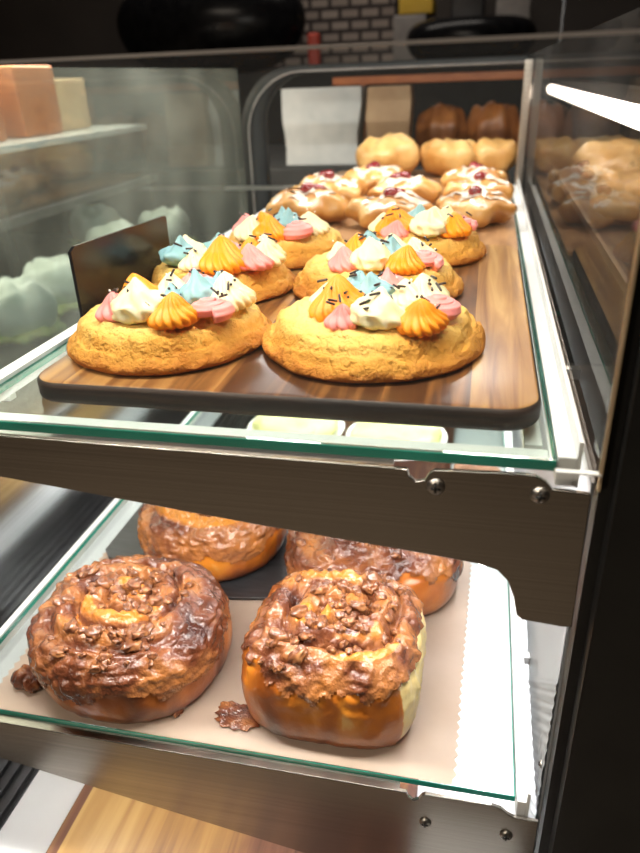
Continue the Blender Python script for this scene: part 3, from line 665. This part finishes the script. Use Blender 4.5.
def roll(x, y, z, r, h, seed, sq, pitch, tilt, nn, label, bare=.25, torn=None, rz=0, clusters=((0, 0, .5),), golden=(), scl=(1, 1, 1), glz=.62):
    e = empty('pecan_roll', (x, y, z), rz); e.scale = scl; tag(e, label, 'pastry', 'pecan sticky rolls on the parchment')
    F = roll_funcs(r, h, seed, sq, pitch, tilt)
    def body(t, v):
        X, Y, Z, ridge, gl, rr, zz, _ = F(t, v)
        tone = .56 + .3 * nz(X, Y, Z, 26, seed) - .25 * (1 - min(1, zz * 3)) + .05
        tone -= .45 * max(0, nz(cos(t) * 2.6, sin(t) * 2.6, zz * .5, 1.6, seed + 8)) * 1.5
        if torn:
            d = abs((t - torn[0] + pi) % (2 * pi) - pi)
            if d < torn[1] and .14 < zz < .86 and v < .7: tone = 1.15; X += .0012 * nz(X, Y, Z, 300, 2)
        return (X, Y, Z, tone)
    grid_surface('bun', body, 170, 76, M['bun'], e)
    def top(t, v):
        v2 = .36 + .64 * v if v > 0 else .36
        X, Y, Z, ridge, gl, rr, zz, _ = F(t, v2, .0012)
        tone = .30 + .40 * nz(X, Y, Z, 42, seed + 11)
        for (a0, a1, r0, r1) in golden:
            tt = t % (2 * pi)
            if a0 < tt < a1 and r0 < rr < r1: tone += .62 * max(0, min(1, ridge * 3 - 1.7)) * min(1, (tt - a0) * 4, (a1 - tt) * 4)
        tone += bare * max(0, ridge - .6) * 1.5 * (1 if rr < .85 else .3)
        return (X, Y, Z, tone)
    def keep(c):
        if c.z < h * .42: return False
        t = atan2(c.y - tilt[1] * c.z, c.x - tilt[0] * c.z); rc = sqrt((c.x - tilt[0] * c.z) ** 2 + (c.y - tilt[1] * c.z) ** 2) / r
        if rc < .8: return True
        if torn and abs((t - torn[0] + pi) % (2 * pi) - pi) < torn[1] * 1.1: return c.z > h * .84
        return c.z > h * (glz + .30 * nz(cos(t), sin(t), 0, 2.4, seed + 5) + .16 * nz(cos(t), sin(t), 0, 9, seed + 5))
    gm = grid_surface('caramel_glaze', top, 200, 96, M['caramel'], e, keep=keep)
    rnd = random.Random(seed)
    for i in range(nn):
        cx, cy, cr = clusters[rnd.randrange(len(clusters))]
        a = rnd.uniform(0, 2 * pi); q = sqrt(rnd.random()) * cr
        px, py = cx + q * cos(a), cy + q * sin(a); rr = min(.98, sqrt(px * px + py * py)); t = atan2(py, px)
        # v for this radius on the top surface
        v = 1 - rr * .36 if rr < .85 else .70 - (rr - .85) * .8
        X, Y, Z, *_r = F(t, v, .0020)
        o = bpy.data.objects.new('pecan_piece', PM[rnd.randrange(10)]); C.objects.link(o); o.parent = e
        o.location = (X, Y, Z); sl_ = max(0, rr - .7) * 2.2
        o.rotation_euler = (rnd.uniform(-.5, .5) - sl_ * sin(t), rnd.uniform(-.5, .5) + sl_ * cos(t), rnd.uniform(0, 6.28)); s = rnd.choice((.7, .9, 1.1, 1.3, 1.7)); o.scale = (s, s, s)
    return e
roll(-.2220, .3425, SH + .0006, .0590, .050, 3, 2.3, .017, (-.06, -.06), 98, 'round pecan roll with a golden spiral at the front left of the parchment', .22,
     scl=(1.07, 1.03, 1.08), glz=.54, clusters=((.15, .25, .42), (.1, -.75, .22), (.4, -.1, .45), (.0, .1, .85), (-.5, .1, .4), (0, 0, .95), (.45, -.6, .25)), golden=((3.4, 6.2, .30, .52), (0, 2.2, .0, .25)))
roll(-.0755, .3425, SH + .0006, .0560, .052, 12, 3.4, .020, (0, 0), 92, 'square-sided pecan roll with a torn pale side at the front right of the parchment', .28,
     torn=(-.12, .62), scl=(.98, .93, 1.22), glz=.80, clusters=((.25, .0, .5), (.1, -.45, .35), (-.45, -.75, .2), (.5, .35, .35), (.0, -.1, .4), (.1, .0, .9)), golden=((1.0, 2.4, .45, .8), (3.1, 4.6, .1, .45), (4.8, 6.0, .5, .8)))
roll(-.2130, .482, SH + .0045, .0600, .052, 23, 2.3, .019, (0, 0), 34, 'pecan roll at the back left, partly on the black slate', .85,
     glz=.5, clusters=((-.3, -.3, .5), (.2, -.3, .5)), golden=((3.3, 6.0, .25, .5), (3.3, 6.1, .62, .85)))
roll(-.0700, .474, SH + .0008, .0680, .050, 31, 2.6, .021, (.02, 0), 34, 'dark glazed pecan roll with orange side at the back right', .05,
     clusters=((-.3, -.4, .5), (.3, -.3, .5)))
# caramel drips and crumbs on the paper
def puddle(x, y, rx, ry, h, seed, m, name, label, cat, group=None):
    def fn(t, v):
        a = (v - .5) * pi; c = max(0, cos(a)) ** .6; zz = (sin(a) + 1) / 2; k = 1 + .5 * nz(cos(t), sin(t), 0, 1.7, seed) + .25 * nz(cos(t), sin(t), 0, 5, seed)
        return (rx * c * k * cos(t), ry * c * k * sin(t), h * zz * (1 + .5 * nz(cos(t) * c, sin(t) * c, 0, 3, seed)), .25 + .3 * nz(cos(t) * c, sin(t) * c, 0, 3, seed))
    o = grid_surface(name, fn, 48, 12, m, None, (x, y, SH + .0006)); tag(o, label, cat, group); return o
puddle(-.131, .306, .020, .012, .0022, 3, M['caramel'], 'caramel_puddle', 'small glossy caramel puddle at the left foot of the square pecan roll', 'caramel')
puddle(-.285, .303, .013, .009, .014, 6, M['caramel'], 'caramel_drip', 'lumpy caramel drip at the left foot of the round pecan roll', 'caramel')
puddle(-.176, .301, .004, .006, .006, 9, M['caramel'], 'caramel_crumb', 'caramel crumb at the front right foot of the round pecan roll', 'crumb')
# plates of pale cookies further back on the lower shelf, seen through the glass above
for i, (x, y) in enumerate([(-.195, .700), (-.078, .695)]):
    def pf(t, v):
        pr = [(0, 0), (.5, 0), (.62, .002), (.85, .007), (1, .012), (.99, .0135), (.84, .009), (.6, .004), (.3, .003), (0, .003)]
        rr, z = interp(pr, v); return (.056 * rr * cos(t), .056 * rr * sin(t), max(0, z), 1)
    o = grid_surface('white_plate', pf, 64, 27, M['plate'], None, (x, y, SH + .0006)); tag(o, 'round white plate at the back of the lower shelf, ' + ('left' if i == 0 else 'right') + ' one', 'plate', 'white plates on the lower shelf')
    o = grid_surface('pale_cookie', lump_fn(.050, .046, .024, 60 + i, .08, 5, .6), 56, 22, M['pale'], None, (x, y, SH + .0046)); tag(o, 'pale green-yellow cookie on the ' + ('left' if i == 0 else 'right') + ' white plate', 'cookie', 'pale cookies on plates')
o = grid_surface('crumble_bar', lump_fn(.024, .024, .020, 71, .1, 5, .5), 48, 20, M['crumble'], None, (.012, .640, SH + .0006)); tag(o, 'brown crumble pastry at the back right of the lower shelf', 'pastry')

# ------------------------------------------------------------------ things beyond the left end glass
def nbox(bm, x0, x1, y0, y1, z0, z1, px, py, pz):
    return box(bm, x0 - px, x1 - px, y0 - py, y1 - py, z0 - pz, z1 - pz)
bm = bmesh.new(); nbox(bm, -1.45, -.50, .62, 1.48, -Z0, -.3025, -.97, 1.05, -Z0)
nc = obj('serving_counter', bm, M['grill'], None, (-.97, 1.05, -Z0), False); tag(nc, 'dark serving counter beyond the left end glass of the case', 'counter')
nb = empty('raised_shelf', (-1.07, 1.22, -.302)); tag(nb, 'raised steel shelf on the counter beyond the left end glass', 'shelf')
bm = bmesh.new(); nbox(bm, -1.45, -.70, .95, 1.48, -.085, -.0755, -1.07, 1.22, -.302); obj('shelf_board', bm, M['steel_deck'], nb, (0, 0, 0), False)
for x in (-.715, -1.445):
    for y in (.955, 1.465):
        bm = bmesh.new(); nbox(bm, x, x + .012, y, y + .012, -.302, -.085, -1.07, 1.22, -.302); obj('shelf_post', bm, M['gasket'], nb, (0, 0, 0), False)
rn = random.Random(5)
W = [(-.60, .80, .045), (-.62, .93, .05), (-.60, 1.06, .042), (-.66, 1.20, .05), (-.63, 1.36, .05), (-.80, 1.38, .05)]
for i, (x, y, r) in enumerate(W):
    e = empty('wrapped_sandwich', (x, y, -.302)); tag(e, ['nearest', 'second nearest', 'third nearest', 'fourth nearest', 'fifth nearest', 'farthest'][i] + ' white wrapped sandwich on the counter beyond the left glass', 'sandwich', 'wrapped sandwiches beyond the left glass')
    grid_surface('paper_wrap', lump_fn(r, r * 1.1, .075, 80 + i, .2, 3), 40, 18, M['wrap'], e)
    grid_surface('lettuce', lump_fn(r * 1.12, r * 1.2, .018, 90 + i, .3, 9), 44, 12, M['lettuce'], e)
for i, (x, y, w_, h_, m_) in enumerate([(-.84, 1.03, .16, .10, 'amberwood'), (-.84, 1.20, .16, .11, 'amberwood'), (-.86, 1.34, .16, .09, 'kraft'), (-1.06, 1.10, .14, .12, 'whitepaper')]):
    bm = bmesh.new(); box(bm, -w_ / 2, w_ / 2, -.06, .06, 0, h_, bev=.006)
    o = obj('carton', bm, M[m_], None, (x, y, -.075)); tag(o, ['nearest orange-brown', 'second orange-brown', 'farthest tan', 'white'][i] + ' carton on the raised shelf beyond the left glass', 'box', 'cartons beyond the left glass')
o = grid_surface('wrapped_loaf', lump_fn(.07, .09, .05, 99, .2, 3), 40, 18, M['wrap'], None, (-.62, .96 - .12, -.30)) ; bpy.data.objects.remove(o)

# ------------------------------------------------------------------ rear counter seen through the back opening
bm = bmesh.new(); box(bm, -1.1, .9, -.24, .35, 0, 1.13, bev=.004); o = obj('rear_counter', bm, M['gasket'], None, (0, 1.75, -Z0)); tag(o, 'dark work counter behind the display case', 'counter')
CT = -.17
def bag(x0, x1, y, h, m, flare, name, label, cat):
    bm = bmesh.new(); w = x1 - x0; n = 5
    lv = []
    for k in range(n + 1):
        s = k / n; q = w / 2 * (1 - flare + flare * s); d = .045
        lv.append([bm.verts.new((sx * q + .002 * sin(9 * s + sx), sy * d * (1 - .3 * s), h * s)) for sx, sy in ((-1, -1), (1, -1), (1, 1), (-1, 1))])
    for a, b in zip(lv, lv[1:]):
        for i in range(4): bm.faces.new((a[i], a[(i + 1) % 4], b[(i + 1) % 4], b[i]))
    bm.faces.new(lv[0][::-1]); bm.faces.new(lv[-1]); bmesh.ops.recalc_face_normals(bm, faces=bm.faces)
    o = obj(name, bm, m, None, ((x0 + x1) / 2, y, CT), False); tag(o, label, cat); return o
bag(-.435, -.262, 1.62, .150, M['whitepaper'], .12, 'paper_bag', 'white paper bag standing on the counter behind the case', 'bag')
bag(-.250, -.160, 1.62, .148, M['kraft'], 0, 'paper_box', 'beige box standing beside the white paper bag', 'box')
bm = bmesh.new(); box(bm, -.34, .09, -.012, .012, 0, .016, bev=.002)
for x in (-.28, .07): box(bm, x, x + .012, -.006, .006, -.152, 0)
o = obj('orange_rail', bm, M['amberwood'], None, (0, 1.69, -.018), False); tag(o, 'orange-brown wooden rail behind the top of the case', 'rail')
for i, (x, y, s) in enumerate([(-.10, 1.66, .85), (.01, 1.68, .85), (.115, 1.64, .85)]):  # lumps stand in for pastry reflections in the rear glass
    o = grid_surface('reflected_pastry', lump_fn(.062 * s, .050 * s, .122 * s, 120 + i, .2, 7, .4), 48, 20, M['brownpastry'], None, (x, y, CT)); tag(o, ['left', 'middle', 'right'][i] + ' brown lump standing in for a pastry reflected in the rear glass', 'reflected_pastry', 'pastry reflections behind the case')
# dark room beyond
def rbox(x0, x1, y, z0, z1, m, name, label, cat, group=None, d=.2, bev=.01):
    bm = bmesh.new(); box(bm, -(x1 - x0) / 2, (x1 - x0) / 2, -d / 2, d / 2, 0, z1 - z0, bev=bev); o = obj(name, bm, M[m], None, ((x0 + x1) / 2, y, z0)); tag(o, label, cat, group); return o
bm = bmesh.new(); box(bm, -2.2, 1.6, -.25, .25, 0, Z0 + .02); o = obj('back_counter', bm, M['gasket'], None, (0, 2.85, -Z0), False); tag(o, 'dark long counter along the back wall', 'counter')
o = grid_surface('espresso_machine', lambda t, v: (lambda a, c: (.36 * c * cos(t), .18 * c * sin(t), .30 * ((sin(a) + 1) / 2) ** .8, 1))((v - .5) * pi, max(0, cos((v - .5) * pi)) ** .45), 48, 20, M['black_gloss'], None, (-1.02, 2.80, .02)); tag(o, 'large black domed machine on the back counter at the left', 'machine')
o = grid_surface('black_grinder', lambda t, v: (lambda a, c: (.22 * c * cos(t), .15 * c * sin(t), .145 * ((sin(a) + 1) / 2) ** .8, 1))((v - .5) * pi, max(0, cos((v - .5) * pi)) ** .35), 48, 20, M['black_gloss'], None, (-.08, 2.80, .02)); tag(o, 'low black rounded machine on the back counter at the right', 'machine')
rbox(-.36, -.24, 3.0, .02, .19, 'greybox', 'storage_box', 'grey box on the back counter under the yellow card', 'box')
rbox(-.34, -.22, 3.0, .19, .24, 'yellow', 'yellow_box', 'yellow box stacked on the grey box on the back counter', 'box', bev=.004)
rbox(-.16, -.04, 3.05, .02, .28, 'darkbox', 'dark_box', 'tall black box on the back counter behind the rounded machine', 'box')
rbox(.00, .12, 3.05, .02, .25, 'greybox', 'grey_carton', 'grey carton beside the tall black box on the back counter', 'box')
rbox(-.64, -.60, 2.75, .02, .14, 'redbox', 'red_bottle', 'small red bottle next to the large domed machine', 'bottle', d=.04)

# ------------------------------------------------------------------ neighbouring bay at the right
t_ = empty('led_tube_light', (.095, .85, -.030)); tag(t_, 'bright white LED tube running back beyond the right side glass', 'lamp')
bm = bmesh.new(); tube(bm, [(0, -.44, 0), (0, .44, 0)], .0075, 16); obj('tube', bm, M['tube'], t_)
bm = bmesh.new(); box(bm, -.004, .012, -.45, .45, .0078, .016); obj('housing', bm, M['grill'], t_, (0, 0, 0), False)
for y in (-.43, .43):
    bm = bmesh.new(); box(bm, .002, .006, y - .004, y + .004, .016, .235); obj('hanger', bm, M['grill'], t_, (0, 0, 0), False)
bm = bmesh.new(); box(bm, .100, .559, .30, 1.28, 0, .004); o = obj('bay_shelf', bm, M['grill'], None, (0, 0, -.135), False)
bm = bmesh.new(); box(bm, .0965, .0998, .30, 1.28, -.002, .005); obj('shelf_edge', bm, M['screw'], o, (0, 0, 0), False)
for y in (.32, 1.26):
    bm = bmesh.new(); box(bm, .54, .556, y, y + .012, -.365, 0); obj('shelf_leg', bm, M['grill'], o, (0, 0, 0), False)
    bm = bmesh.new(); box(bm, .30, .312, y, y + .012, -.365, 0); obj('shelf_leg', bm, M['grill'], o, (0, 0, 0), False); tag(o, 'dark shelf with a steel edge in the neighbouring bay beyond the right side glass', 'shelf')
for i, (x, y) in enumerate([(.152, .72), (.158, .86), (.160, 1.0)]):
    o = grid_surface('golden_cookie', lump_fn(.052, .052, .045, 140 + i, .1, 5, .75), 56, 24, M['pastry'], None, (x, y, -.1308)); tag(o, ['nearest', 'second', 'farthest'][i] + ' golden cookie on the shelf beyond the right side glass', 'cookie', 'golden cookies in the neighbouring bay')
# unseen ceiling lamp, added behind the camera for reflections
for i, x in enumerate((-.8,)):
    e = empty('added_ceiling_lamp', (x, -1.2, 1.5)); tag(e, 'added unseen long warm ceiling lamp over the customer side', 'lamp')
    bm = bmesh.new(); box(bm, -.62, .62, -.17, .17, -.22, -.2); obj('lamp_housing', bm, M['gasket'], e, (0, 0, 0), False)
    for s in (-.5, .5):
        bm = bmesh.new(); box(bm, s - .005, s + .005, -.005, .005, -.2, 0); obj('lamp_rod', bm, M['gasket'], e, (0, 0, 0), False)
